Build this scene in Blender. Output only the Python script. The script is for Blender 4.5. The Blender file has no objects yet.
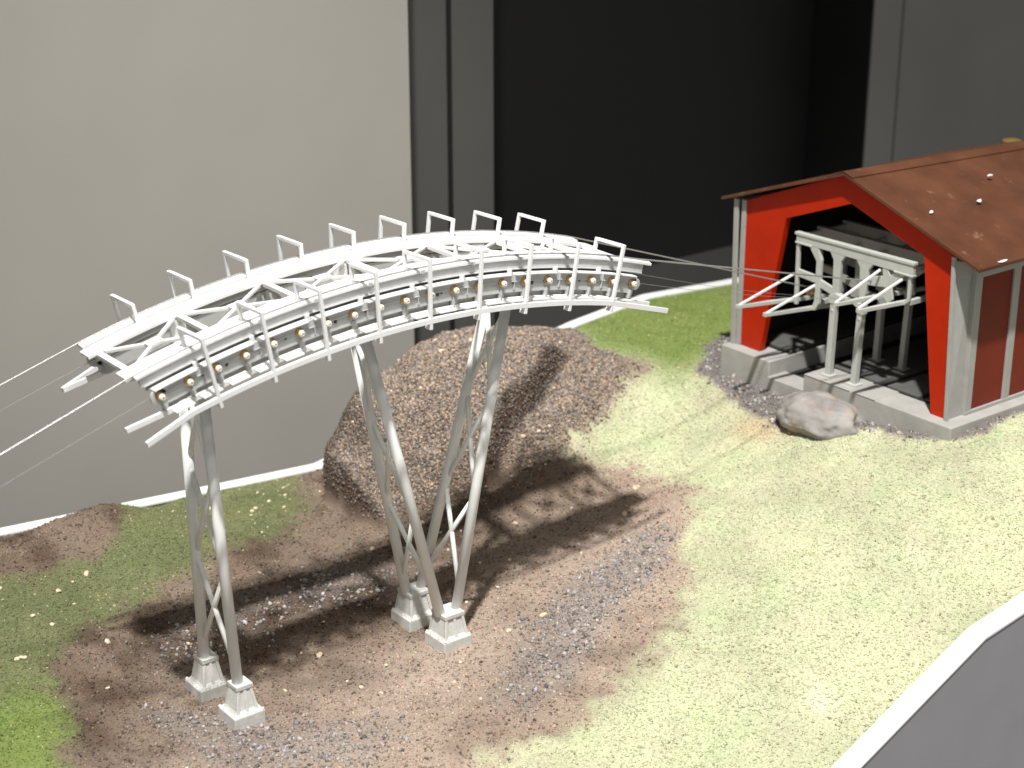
import bpy, bmesh, math, random
import numpy as np
from mathutils import Vector, Matrix, Quaternion
random.seed(4); rng = np.random.RandomState(11)
S = bpy.context.scene; COL = S.collection
R = math.radians

# ------------------------------------------------------------------ helpers
class MB:
    """collects verts and faces, then links them as ONE mesh object"""
    def __init__(self): self.v=[]; self.f=[]; self.sm=[]
    def add(self, vs, fs, smooth=False):
        n=len(self.v); self.v+= [tuple(p) for p in vs]; self.f+=[tuple(i+n for i in f) for f in fs]; self.sm+=[smooth]*len(fs)
    def box(self, a, b):
        (x0,y0,z0),(x1,y1,z1)=a,b
        x0,x1=min(x0,x1),max(x0,x1); y0,y1=min(y0,y1),max(y0,y1); z0,z1=min(z0,z1),max(z0,z1)
        self.hexa([(x0,y0,z0),(x1,y0,z0),(x1,y1,z0),(x0,y1,z0)],[(x0,y0,z1),(x1,y0,z1),(x1,y1,z1),(x0,y1,z1)])
    def hexa(self, lo, hi):
        self.add(list(lo)+list(hi),[(3,2,1,0),(4,5,6,7),(0,1,5,4),(1,2,6,5),(2,3,7,6),(3,0,4,7)])
    def prism(self, poly, d):
        """poly: 3-D outline, d: extrusion vector"""
        d=Vector(d); n=len(poly); lo=[Vector(p) for p in poly]; hi=[p+d for p in lo]
        self.add(lo+hi,[tuple(range(n))[::-1],tuple(range(n,2*n))]+[(i,(i+1)%n,n+(i+1)%n,n+i) for i in range(n)])
    def bar(self, p, q, w, h, up=(0,0,1)):
        p,q=Vector(p),Vector(q); d=(q-p).normalized(); u=Vector(up); s=d.cross(u)
        if s.length<1e-4: s=d.cross(Vector((1,0,0)))
        s.normalize(); u=s.cross(d).normalized(); s=s*w/2; u=u*h/2
        self.hexa([p-s-u,p+s-u,p+s+u,p-s+u],[q-s-u,q+s-u,q+s+u,q-s+u])
    def tube(self, pts, r, n=14, caps=True):
        pts=[Vector(p) for p in pts]; rr=r if isinstance(r,(list,tuple)) else [r]*len(pts); vs=[]; fs=[]; ref=None
        for i,p in enumerate(pts):
            d=(pts[min(i+1,len(pts)-1)]-pts[max(i-1,0)]).normalized()
            if ref is None: ref=Vector((0,0,1)) if abs(d.z)<.9 else Vector((1,0,0))
            a=d.cross(ref).normalized(); b=a.cross(d).normalized(); ref=b
            vs+=[p+(a*math.cos(2*math.pi*k/n)+b*math.sin(2*math.pi*k/n))*rr[i] for k in range(n)]
        m=len(pts)
        for i in range(m-1):
            for k in range(n): fs.append((i*n+k,i*n+(k+1)%n,(i+1)*n+(k+1)%n,(i+1)*n+k))
        self.add(vs,fs,True)
        if caps:
            n0=len(self.v)-len(vs); self.f+=[tuple(n0+k for k in range(n))[::-1],tuple(n0+(m-1)*n+k for k in range(n))]; self.sm+=[False,False]
    def lathe(self, o, ax, prof, n=18):
        """prof: (distance along axis, radius)"""
        o=Vector(o); ax=Vector(ax).normalized(); a=ax.orthogonal().normalized(); b=ax.cross(a); vs=[]; fs=[]
        for t,r in prof: vs+=[o+ax*t+(a*math.cos(2*math.pi*k/n)+b*math.sin(2*math.pi*k/n))*max(r,1e-4) for k in range(n)]
        for i in range(len(prof)-1):
            for k in range(n): fs.append((i*n+k,i*n+(k+1)%n,(i+1)*n+(k+1)%n,(i+1)*n+k))
        fs.append(tuple(range(n))[::-1]); fs.append(tuple((len(prof)-1)*n+k for k in range(n)))
        self.add(vs,fs,True)
    def sweep(self, rings):
        """rings: list of equal-length closed rings of points"""
        n=len(rings[0]); vs=[p for r in rings for p in r]; fs=[]
        for i in range(len(rings)-1):
            for k in range(n): fs.append((i*n+k,i*n+(k+1)%n,(i+1)*n+(k+1)%n,(i+1)*n+k))
        fs.append(tuple(range(n))[::-1]); fs.append(tuple((len(rings)-1)*n+k for k in range(n)))
        self.add(vs,fs)
    def build(self, name, mat, parent=None, bevel=0, origin=None):
        vs=[Vector(p) for p in self.v]
        if origin is None:
            lo=Vector([min(p[i] for p in vs) for i in range(3)]); hi=Vector([max(p[i] for p in vs) for i in range(3)])
            origin=Vector(((lo.x+hi.x)/2,(lo.y+hi.y)/2,lo.z))
        origin=Vector(origin); me=bpy.data.meshes.new(name)
        me.from_pydata([tuple(p-origin) for p in vs],[],self.f); me.polygons.foreach_set('use_smooth',self.sm)
        bm=bmesh.new(); bm.from_mesh(me); bmesh.ops.recalc_face_normals(bm,faces=bm.faces); bm.to_mesh(me); bm.free()
        me.materials.append(mat); o=bpy.data.objects.new(name,me); COL.objects.link(o)
        if parent is not None:
            o.parent=parent; o.location=origin-world_loc(parent)
        else: o.location=origin
        if bevel:
            m=o.modifiers.new('bevel','BEVEL'); m.width=bevel; m.segments=2; m.limit_method='ANGLE'; m.angle_limit=R(40)
        return o
def world_loc(o):
    l=Vector(o.location)
    while o.parent: o=o.parent; l+=Vector(o.location)
    return l
def tag(o, label, cat, group=None):
    o['label']=label; o['category']=cat
    if group: o['group']=group
    return o
def thing(name, label, cat, loc, group=None):
    o=bpy.data.objects.new(name,None); COL.objects.link(o); o.location=loc; o.empty_display_size=.1
    return tag(o,label,cat,group)
def copy_tree(o, parent=None):
    c=o.copy(); COL.objects.link(c); c.parent=parent
    for ch in list(o.children): copy_tree(ch,c)
    return c

# ------------------------------------------------------------------ materials
def mat(name, col, rough=.5, metal=0, spec=.5, mott=.06, scale=6, bump=0, bscale=40, speck=None):
    m=bpy.data.materials.new(name); m.use_nodes=True; nt=m.node_tree; N=nt.nodes; L=nt.links; b=N['Principled BSDF']
    b.inputs['Roughness'].default_value=rough; b.inputs['Metallic'].default_value=metal; b.inputs['Specular IOR Level'].default_value=spec
    g=N.new('ShaderNodeNewGeometry'); tc=g.outputs['Position']
    n=N.new('ShaderNodeTexNoise'); n.inputs['Scale'].default_value=scale; n.inputs['Detail'].default_value=6; L.new(tc,n.inputs['Vector'])
    r=N.new('ShaderNodeMapRange'); r.inputs['From Min'].default_value=.3; r.inputs['From Max'].default_value=.7; r.inputs['To Min'].default_value=1-mott; r.inputs['To Max'].default_value=1+mott
    L.new(n.outputs['Fac'],r.inputs['Value'])
    mx=N.new('ShaderNodeMix'); mx.data_type='RGBA'; mx.blend_type='MULTIPLY'; mx.inputs['Factor'].default_value=1; mx.inputs['A'].default_value=(*col,1)
    L.new(r.outputs['Result'],mx.inputs['B']); out=mx.outputs['Result']
    if speck:
        scol,sscale,thr,amt=speck
        n2=N.new('ShaderNodeTexNoise'); n2.inputs['Scale'].default_value=sscale; n2.inputs['Detail'].default_value=8; n2.inputs['Roughness'].default_value=.7; L.new(tc,n2.inputs['Vector'])
        r2=N.new('ShaderNodeMapRange'); r2.inputs['From Min'].default_value=thr; r2.inputs['From Max'].default_value=thr+.12; r2.inputs['To Max'].default_value=amt; L.new(n2.outputs['Fac'],r2.inputs['Value'])
        m2=N.new('ShaderNodeMix'); m2.data_type='RGBA'; L.new(r2.outputs['Result'],m2.inputs['Factor']); L.new(out,m2.inputs['A']); m2.inputs['B'].default_value=(*scol,1); out=m2.outputs['Result']
    L.new(out,b.inputs['Base Color'])
    rr=N.new('ShaderNodeMapRange'); rr.inputs['To Min'].default_value=max(0,rough-.08); rr.inputs['To Max'].default_value=min(1,rough+.08); L.new(n.outputs['Fac'],rr.inputs['Value']); L.new(rr.outputs['Result'],b.inputs['Roughness'])
    if bump:
        n3=N.new('ShaderNodeTexNoise'); n3.inputs['Scale'].default_value=bscale; n3.inputs['Detail'].default_value=5; L.new(tc,n3.inputs['Vector'])
        bp=N.new('ShaderNodeBump'); bp.inputs['Strength'].default_value=bump; bp.inputs['Distance'].default_value=.02; L.new(n3.outputs['Fac'],bp.inputs['Height']); L.new(bp.outputs['Normal'],b.inputs['Normal'])
    return m
def attr_mat(name, rough=.9, bump=0, spec=.2):
    m=bpy.data.materials.new(name); m.use_nodes=True; nt=m.node_tree; N=nt.nodes; L=nt.links; b=N['Principled BSDF']
    a=N.new('ShaderNodeAttribute'); a.attribute_name='tint'; b.inputs['Roughness'].default_value=rough; b.inputs['Specular IOR Level'].default_value=spec
    g=N.new('ShaderNodeNewGeometry'); n=N.new('ShaderNodeTexNoise'); n.inputs['Scale'].default_value=38; n.inputs['Detail'].default_value=7; n.inputs['Roughness'].default_value=.75; L.new(g.outputs['Position'],n.inputs['Vector'])
    r=N.new('ShaderNodeMapRange'); r.inputs['From Min'].default_value=.25; r.inputs['From Max'].default_value=.75; r.inputs['To Min'].default_value=.62; r.inputs['To Max'].default_value=1.35; L.new(n.outputs['Fac'],r.inputs['Value'])
    mx=N.new('ShaderNodeMix'); mx.data_type='RGBA'; mx.blend_type='MULTIPLY'; mx.inputs['Factor'].default_value=1 if bump else 0
    L.new(a.outputs['Color'],mx.inputs['A']); L.new(r.outputs['Result'],mx.inputs['B']); L.new(mx.outputs['Result'],b.inputs['Base Color'])
    if bump:
        bp=N.new('ShaderNodeBump'); bp.inputs['Strength'].default_value=bump; bp.inputs['Distance'].default_value=.03; L.new(n.outputs['Fac'],bp.inputs['Height']); L.new(bp.outputs['Normal'],b.inputs['Normal'])
    return m
M=dict(
 white=mat('white_paint',(.77,.77,.765),.45,mott=.03,scale=9,bump=.05,bscale=60),
 leg=mat('pale_grey_paint',(.76,.77,.75),.5,mott=.04,scale=7,bump=.05,bscale=70),
 bank=mat('grey_side_plate',(.45,.455,.445),.45,mott=.06,scale=12,bump=.05,bscale=60),
 web=mat('web_plate_grey',(.50,.50,.495),.45,mott=.05,scale=12,bump=.05,bscale=60),
 dark=mat('dark_gap',(.05,.052,.05),.6),
 brass=mat('copper_brass',(.46,.27,.10),.34,metal=.85,mott=.2,scale=40),
 cream=mat('cream_cap',(.78,.70,.58),.35,mott=.05),
 foot=mat('footing_grey',(.60,.60,.57),.7,mott=.08,scale=14,bump=.25,bscale=45),
 rope=mat('steel_rope',(.45,.45,.44),.35,metal=.6,mott=.1,scale=60),
 haul=mat('thin_rope',(.30,.30,.29),.5,metal=.4,mott=.1,scale=60),
 red=mat('red_paint',(.44,.019,.001),.42,spec=.22,mott=.08,scale=4,bump=.05,bscale=30,speck=((.45,.08,.03),22,.68,.5)),
 panelred=mat('red_brown_panel',(.17,.021,.008),.55,spec=.25,mott=.08,scale=5),
 post=mat('post_grey',(.35,.345,.325),.55,mott=.06,scale=7,bump=.06),
 found=mat('foundation_grey',(.37,.36,.335),.7,mott=.09,scale=5,bump=.15,bscale=30,speck=((.25,.24,.22),14,.66,.5)),
 roof=mat('brown_roof_paint',(.108,.042,.021),.40,spec=.35,mott=.22,scale=2.2,bump=.08,bscale=18,speck=((.42,.28,.19),5,.62,.42)),
 inner=mat('interior_shade',(.012,.012,.012),.8),  # near-black: paints the shade of the hall onto its inside faces
 gantry=mat('gantry_grey',(.47,.48,.45),.5,mott=.05,scale=9,bump=.05),
 rim=mat('white_tray_paint',(.82,.82,.80),.5,mott=.02,scale=2),
 side=mat('grey_tray_side',(.33,.322,.34),.5,mott=.03,scale=2,bump=.03),
 wall=mat('light_wall_paint',(.38,.366,.336),.8,mott=.025,scale=.7,bump=.04,bscale=25),
 darkwall=mat('dark_grey_wall',(.10,.098,.092),.7,mott=.04,scale=.8,bump=.03,bscale=25),
 sidewall=mat('right_wall_paint',(.25,.244,.232),.7,mott=.04,scale=.8),
 innerfloor=mat('inner_floor_grey',(.095,.095,.088),.7,mott=.1,scale=6),
 black=mat('black_recess',(.009,.009,.0095),.6,mott=.1,scale=.6),
 floor=mat('room_floor',(.40,.385,.37),.6),
 yellow=mat('yellow_lacquer',(.22,.135,.03),.5,mott=.1,scale=20),
 crumb=mat('pale_crumb',(.66,.56,.40),.8,mott=.15,scale=30,bump=.3,bscale=80),
 plaster=mat('white_crumb',(.82,.76,.70),.8,mott=.05,scale=30,bump=.3,bscale=80),
)


TC = np.array([  # ground heights measured over the tray: x, y, z
(-2.34,.82,0),(-2.34,.14,0),(0,.66,0),(0,0,0),(.15,.4,0),(-1.2,.4,-.02),(-1.2,1.2,.0),(.9,.8,.05),(-.6,1.7,.02),(1.3,1.2,.1),
(-6,5,.5),(-4.2,5,.3),(-2.6,5,.16),(-1,5,.0),(.3,5,-.08),(1.6,5,-.14),(3.4,5,.3),(5.8,5,.9),(7.1,5,1.02),(8.8,5,.95),(11,5,.9),
(-1.6,4.5,.42),(-2.6,4.3,.4),(-3.4,2.8,.5),(-2.4,3.2,.3),(-1.2,2.9,.2),(0,3.2,.05),(0,2.3,.0),(-3.9,1.3,.3),(-3.4,.7,.15),(-4.5,.5,.22),(-3,-.4,.05),
(-5.5,1.5,.5),(-5.5,3,.7),(-6,-1,.3),(-4,-2,0),(-2.2,-1,.02),(-1.6,-1.6,.05),(-.6,-2.2,-.02),(.5,-1.2,.05),(1,-2.2,.02),
(-5,-3.4,-.5),(-2,-3.4,-.6),(0,-3.4,-.56),(1,-3.4,-.52),(1.86,-3.4,-.36),(2.8,-3.4,.05),(3.74,-3.4,.42),(4.56,-3.4,.54),(6.5,-3.4,.8),(8.5,-3.4,.95),(11,-3.4,1.05),
(1.9,-1.6,.3),(2.8,-1,.42),(3.3,-2.2,.5),(4.2,-1.3,.85),(4.3,-2.4,.85),(2.3,.2,.2),(3.6,1.3,.34),(3.7,.3,.55),(4.6,1.2,.72),(4.6,0,.85),
(5.2,-.2,1.08),(5.3,-1.5,1.22),(5.6,-2.1,1.3),(5.3,.9,1.02),(5.5,2.3,1.05),(5.2,2.9,.95),(6.5,-2.2,1.34),(8,-2.2,1.38),(11,-2,1.4),(7,0,1.1),(9,0,1.1),(7,2.6,1.1),(9,3,1.1),(11,1,1.1),
(6.3,4.3,1.1),(5.2,4.6,.95),(4.6,2.2,.72),(1.3,2.4,.12),(2.1,2.0,.3),(3.0,2.4,.55)],float)
def tps(P, V, lam=.004):
    n=len(P); d=np.hypot(P[:,None,0]-P[None,:,0],P[:,None,1]-P[None,:,1])
    K=np.where(d>0,d*d*np.log(d+1e-9),0)+lam*np.eye(n); A=np.zeros((n+3,n+3))
    A[:n,:n]=K; A[:n,n]=1; A[:n,n+1:]=P; A[n,:n]=1; A[n+1:,:n]=P.T
    return np.linalg.solve(A,np.r_[V,0,0,0])
TW = tps(TC[:,:2],TC[:,2])
def sst(a,b,x):
    t=np.clip((x-a)/(b-a),0,1); return t*t*(3-2*t)
_rng=np.random.RandomState(7); _LAT=_rng.rand(256,256)
def vnoise(x,y):
    xi=np.floor(x).astype(int); yi=np.floor(y).astype(int); fx=x-xi; fy=y-yi
    fx=fx*fx*(3-2*fx); fy=fy*fy*(3-2*fy); L=lambda i,j:_LAT[i&255,j&255]
    return (L(xi,yi)*(1-fx)+L(xi+1,yi)*fx)*(1-fy)+(L(xi,yi+1)*(1-fx)+L(xi+1,yi+1)*fx)*fy
def fbm(x,y,o=4,s=0.0):
    r=0;a=.5
    for k in range(o): r=r+a*(vnoise(x*2**k+17.3*k+s,y*2**k+9.1*k-s)-.5); a*=.5
    return r
def mound(x,y):
    wob=.16*fbm(x*1.9,y*1.9,4,31)
    q=x+wob*.8-.65*np.maximum(y-3.75,0)+.05*(y-3.75)
    prof=.58*sst(.86,.95,q)+.59*sst(.93,1.5,q)+.16*sst(1.4,2.4,q)
    fr=sst(1.75,3.85,y-.16*np.sin(x*1.6)+wob)         # long front slope
    bk=1-sst(4.1,4.9,y)
    rt=1-sst(2.5,6.1,x+.25*(y-4))
    h=prof*fr*bk*rt
    # an eroded step runs diagonally down the front of the mound
    ax,ay,bx,by=SCAR
    L=np.hypot(bx-ax,by-ay); ux,uy=(bx-ax)/L,(by-ay)/L
    s=(x-ax)*ux+(y-ay)*uy; d=-(x-ax)*uy+(y-ay)*ux + .22*fbm(x*2.6,y*2.6,5,5)
    win=sst(-.15,.4,s)*(1-sst(L-.75,L+.0,s))
    h=h+win*(.12*sst(-.02,.04,d)*(1-sst(.06,.6,d)) - .20*(1-sst(-.04,.01,d))*sst(-.42,-.05,d))
    h=h+np.clip(prof*fr*bk*rt,0,1)*(.17*fbm(x*3.1,y*3.1,5,71))
    return h
SCAR=(1.95,2.2,4.35,3.28)
def height(x,y,fine=True):
    x=np.asarray(x,float); y=np.asarray(y,float); z=TW[-3]+TW[-2]*x+TW[-1]*y
    for (px,py,_),w in zip(TC,TW):
        r2=(x-px)**2+(y-py)**2; z=z+w*.5*r2*np.log(r2+1e-12)
    z=z+mound(x,y)
    if fine:
        calm=1-np.exp(-(((x+2.3)/.45)**2+((y-.48)/.6)**2))-np.exp(-(((x-.05)/.45)**2+((y-.42)/.65)**2))
        for (ax,ay,bx,by,dp) in ((1.75,-1.75,1.95,-2.0,.05),(3.95,1.15,4.75,.75,.022),(4.0,.2,4.9,.1,.02),(3.6,-2.95,4.6,-2.75,.04),(2.6,-1.9,2.75,-2.05,.03),(1.0,-2.2,1.15,-2.4,.03)):
            L=np.hypot(bx-ax,by-ay); s=np.clip(((x-ax)*(bx-ax)+(y-ay)*(by-ay))/L**2,0,1); dd=np.hypot(x-ax-s*(bx-ax),y-ay-s*(by-ay))+.05*fbm(x*6,y*6,3,44); z=z-dp*np.exp(-(dd/.045)**2)
        edge=sst(-3.4,-3.1,y)*(1-sst(4.7,5,y))
        z=z+(.12*fbm(x*1.1,y*1.1,3,3)+.035*fbm(x*6,y*6,3,9))*np.clip(calm,0,1)*edge
    return z

# ------------------------------------------------------------------ the cable support: arched deck on lattice legs
CX,CZ,RAD,YC=-.523,-5.809,10.05,.42
def A(t,off,h,s):
    """point on the arch: t degrees, off sideways from the centre line, h above the guard tops, s = side"""
    a=R(t); return Vector((CX+(RAD+h)*math.sin(a), YC+s*off, CZ+(RAD+h)*math.cos(a)))
def arc_sweep(mb, prof, t0, t1, s, step=.7):
    n=max(2,int(abs(t1-t0)/step)+1); mb.sweep([[A(t0+(t1-t0)*i/(n-1),o,h,s) for o,h in prof] for i in range(n)])
def rect(o0,o1,h0,h1): return [(o0,h0),(o1,h0),(o1,h1),(o0,h1)]
def arc_box(mb,t,dt,o0,o1,h0,h1,s): arc_sweep(mb,rect(o0,o1,h0,h1),t-dt,t+dt,s,step=9)

tower=thing('cable_support','white arched cable support with guard hoops on six lattice legs standing in the brown hollow','cable support',(-1.1,.42,0))
HOOPS=[-12.94+3.285*i for i in range(9)]
BOLTS=[-15.37+1.6425*i for i in range(20)]
TABS=[(BOLTS[i]+BOLTS[i+1])/2-.25 for i in range(1,19,2)]
for s in (-1,1):
    HOOPS=[(-12.9 if s<0 else -13.0)+3.305*i for i in range(9)]
    # deck plate: broad flat top with a shallow downturned edge
    b=MB(); arc_sweep(b,[(.26,-.225),(.262,-.19),(.42,-.19),(.42,-.235),(.405,-.235),(.405,-.204),(.275,-.204),(.275,-.225)],-16.35,17.45 if s<0 else 17.1,s)
    b.build('deck_plate',M['white'],tower,.003)
    # outer rail with its rope saddle, and the web hanging below it
    b=MB(); arc_sweep(b,[(.445,-.205),(.445,-.176),(.50,-.172),(.515,-.164),(.53,-.172),(.552,-.176),(.552,-.20),(.535,-.205)],-16.1,17.4 if s<0 else 16.6,s)
    for t in HOOPS: arc_box(b,t+.25,.12,.40,.47,-.215,-.18,s)
    rail=b.build('rope_rail',M['white'],tower,.002)
    for t in HOOPS: b=MB(); arc_box(b,t+.55,.10,.535,.562,-.205,-.172,s); b.build('rail_clip',M['bank'],rail)
    b=MB(); arc_sweep(b,rect(.505,.53,-.29,-.206),-15.95,16.9 if s<0 else 16.2,s); arc_sweep(b,rect(.495,.54,-.297,-.285),-15.8,16.9 if s<0 else 16.1,s)
    arc_sweep(b,rect(.30,.32,-.30,-.205),-15.9,16.6,s); arc_sweep(b,rect(.32,.505,-.235,-.225),-15.7,16.2,s)
    b.build('rail_web',M['web'],tower,.002)
    # roller bank: side plates, shelf edge, upper flange cut at each hanger, hangers
    b=MB()
    arc_sweep(b,rect(.585,.605,-.392,-.325),-15.4,16.2,s); arc_sweep(b,rect(.575,.592,-.50,-.392),-15.4,16.2,s); arc_sweep(b,rect(.52,.545,-.56,-.34),-15.2,16.0,s); arc_sweep(b,rect(.585,.613,-.395,-.389),-15.3,16.1,s)
    b.lathe(A(-15.4,.575,-.40,s),(0,s,0),[(0,.075),(.03,.075)],28); b.lathe(A(16.2,.575,-.40,s),(0,s,0),[(0,.06),(.03,.06)],24)
    for k in range(1,10): arc_box(b,BOLTS[2*k]-.7,.03,.58,.611,-.47,-.327,s)
    arc_sweep(b,rect(.30,.315,-.45,-.31),-15.3,16.0,s)
    arc_sweep(b,rect(.32,.575,-.34,-.33),-15.6,15.9,s)
    bank=b.build('roller_bank',M['bank'],tower,.002)
    b=MB()
    for k in range(10):
        t0=BOLTS[2*k]-.62; t1=BOLTS[2*k+1]+.62; tt=(TABS[k-1]+.34 if k>0 else -15.6); te=(TABS[k]-.02 if k<9 else 16.0)
        b=MB(); arc_sweep(b,rect(.56,.640,-.326,-.313),tt,te,s); b.build('bank_flange',M['white'],bank,.002)
    for t in TABS:
        b=MB(); arc_box(b,t,.075,.595,.615,-.335,-.262,s); arc_box(b,t+.17,.10,.54,.575,-.335,-.28,s); b.build('hanger',M['white'],bank,.002)
    for t in BOLTS:
        b=MB(); arc_box(b,t+.16,.11,.55,.60,-.555,-.47,s); arc_box(b,t+.02,.03,.56,.62,-.545,-.46,s); b.build('lower_bracket',M['bank'],bank)
    for k,t in enumerate(BOLTS):
        if k%3==1:
            b=MB(); b.lathe(A(t+.82,.603,-.405,s),(0,s,0),[(0,.011),(.006,.011)],10); b.build('bolt_hole',M['dark'],bank); b=MB(); b.lathe(A(t+.5,.302,-.40,s),(0,-s,0),[(0,.012),(.008,.012)],10); b.build('bolt_hole',M['dark'],bank)
        if k%4==2: b=MB(); arc_box(b,t+.6,.06,.59,.609,-.43,-.40,s); b.build('slot',M['dark'],bank)
    # copper washers with cream capped screws, one to each roller
    w0=None
    for t in BOLTS:
        if w0 is None:
            b=MB(); p=A(0,.60,-.392,s); b.lathe(p,(0,s,0),[(0,.030),(0,.041),(.014,.041),(.018,.037),(.018,.02)],20)
            w0=b.build('roller_axle',M['brass'],bank,origin=p)
            b=MB(); q=p+Vector((0,s*.018,0)); b.lathe(q,(0,s,0),[(0,.017),(.022,.017),(.022,.029),(.036,.029),(.05,.024),(.058,.013),(.058,.009),(.048,.009)],18)
            c0=b.build('screw_cap',M['cream'],w0,origin=q)
            b=MB(); b.lathe(p+Vector((0,s*.0665,0)),(0,s,0),[(0,.0085),(.003,.0085)],6); d0=b.build('hex_socket',M['dark'],w0)
            # sub-parts stay at the third level: cap and socket sit in the axle's own mesh tree
            ow=w0; src=(w0,c0,d0)
            bpy.context.view_layer.update()
        # plain linked copies below
    me_w,me_c,me_d=[x.data for x in src]; offc=src[1].location.copy(); offd=src[2].location.copy()
    for x in src[::-1]: bpy.data.objects.remove(x)
    me=me_w; base=len(me.materials); me.materials.append(M['cream']); me.materials.append(M['dark'])
    bm=bmesh.new(); bm.from_mesh(me)
    for src_me,off,mi in ((me_c,offc,1),(me_d,offd,2)):
        t2=src_me.copy(); t2.transform(Matrix.Translation(off)); n0=len(bm.faces); bm.from_mesh(t2); bm.faces.ensure_lookup_table()
        for f in bm.faces[n0:]: f.material_index=mi
    bm.to_mesh(me); bm.free()
    for t in BOLTS:
        o=bpy.data.objects.new('roller_axle',me); COL.objects.link(o); o.parent=bank; o.location=A(t,.60,-.392,s)-world_loc(bank)
    # walkway: outer rail, inner rail, and short bright treads between the brackets
    def rail_path(off,hh,ends,w,h,name,m):
        b=MB(); (ta,ha),(tb,hb)=ends; ts=[ta]+[-14.5+.8*i for i in range(36)]+[tb]
        rings=[]
        for t in ts:
            k=ha if t==ta else hb if t==tb else hh
            rings.append([A(t,off-w/2,k-h,s),A(t,off+w/2,k-h,s),A(t,off+w/2,k,s),A(t,off-w/2,k,s)])
        b.sweep(rings); return b.build(name,m,tower,.003)
    rail_path(.80,-.548,((-17.3,-.60),(18.15,-.565)),.035,.05,'walkway_rail',M['white'])
    rail_path(.60,-.545,((-17.6,-.50),(17.7,-.555)),.03,.05,'walkway_rail',M['white'])
    for k in range(19):
        b=MB(); arc_sweep(b,rect(.635,.715,-.562,-.548),BOLTS[k]+.30,BOLTS[k]+1.42,s); b.build('walkway_tread',M['white'],tower,.002)
    for t in HOOPS: b=MB(); arc_box(b,t,.10,.58,.785,-.602,-.597,s); b.build('walkway_bearer',M['white'],tower)
    # guard hoops: a leg on the deck, a bar across and a long drop to the walkway
    for t in HOOPS:
        b=MB(); w=.017
        oh=-.006 if s<0 else -.030; pts=[(.405,-.20),(.405,-.018),(.80,oh),(.80,-.64),(.735,-.64)]
        def hb(p,q,e0,e1):
            P=A(t,p[0],p[1],s); Q=A(t,q[0],q[1],s); d=(Q-P).normalized(); tang=(A(t+1,p[0],p[1],s)-P).normalized()
            b.bar(P-d*e0,Q+d*e1,  .034,.032,up=tang)
        hb(pts[0],pts[1],0,.015); hb(pts[1],pts[2],-.015,-.015); hb(pts[2],pts[3],.015,.015); hb(pts[3],pts[4],-.015,.0)
        arc_box(b,t,.2,.385,.425,-.20,-.188,s)
        b.build('guard_hoop',M['white'],tower,.004)
# cross bracing between the two deck plates
BARS=[-15.75,-11.1,-5.95,-.7,4.7,9.6,13.4,16.6]
for t in BARS:
    b=MB(); b.bar(A(t,.262,-.225,-1),A(t,.262,-.225,1),.055,.04,up=A(t,0,1,1)-A(t,0,0,1)); b.build('cross_tie',M['white'],tower,.003)
for t0,t1 in zip(BARS[:-1],BARS[1:]):
    if t1-t0<2: continue
    b=MB(); tm=(t0+t1)/2; up=A(tm,0,1,1)-A(tm,0,0,1)
    for s in (-1,1): b.bar(A(t0+.35,.265,-.228,-s),A(t1-.35,.265,-.228,s),.034,.03 if s<0 else .026,up=up)
    arc_sweep(b,[(-.06,-.242),(.06,-.242),(.06,-.21),(-.06,-.21)],tm-.42,tm+.42,1)
    b.build('cross_brace',M['white'],tower,.003)
# stubs that carry the arch on the leg heads
for tx in (-11.3,-1.2,8.2):
    b=MB(); b.bar(A(tx,.34,-.5,-1),A(tx,.34,-.5,1),.12,.10,up=A(tx,0,1,1)-A(tx,0,0,1))
    for s in (-1,1): arc_box(b,tx,.45,.27,.36,-.52,-.23,s)
    b.build('head_beam',M['leg'],tower,.004)
# legs
def leg(base,top,r=.052):
    b=MB(); b.tube([base,top],r,22); return b.build('leg',M['leg'],tower)
def pair_braces(b0,t0,b1,t1,zs):
    def at(bb,tt,z): bb,tt=Vector(bb),Vector(tt); k=(z-bb.z)/(tt.z-bb.z); return bb+(tt-bb)*k
    for za,zb in zs:
        b=MB(); P,Q=at(b0,t0,za),at(b1,t1,zb); b.tube([P,Q],.025,12); b.build('brace',M['leg'],tower)
        b=MB(); P,Q=at(b1,t1,za),at(b0,t0,zb); b.tube([P,Q],.025,12); b.build('brace',M['leg'],tower)
T1=[((-2.34,.15,.28),(-2.46,.27,3.45)),((-2.34,.79,.28),(-2.46,.62,3.45))]
TL=[((-.045,.14,.36),(-.79,.27,3.55)),((-.04,.74,.36),(-.73,.57,3.55))]
TR=[((.15,.14,.36),(.93,.27,3.55)),((.14,.74,.36),(.95,.57,3.55))]
ZS=[(.55,1.5),(1.5,2.45),(2.45,3.35)]
for pr in (T1,TL,TR):
    leg(*pr[0]); leg(*pr[1]); pair_braces(pr[0][0],pr[0][1],pr[1][0],pr[1][1],ZS)
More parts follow.
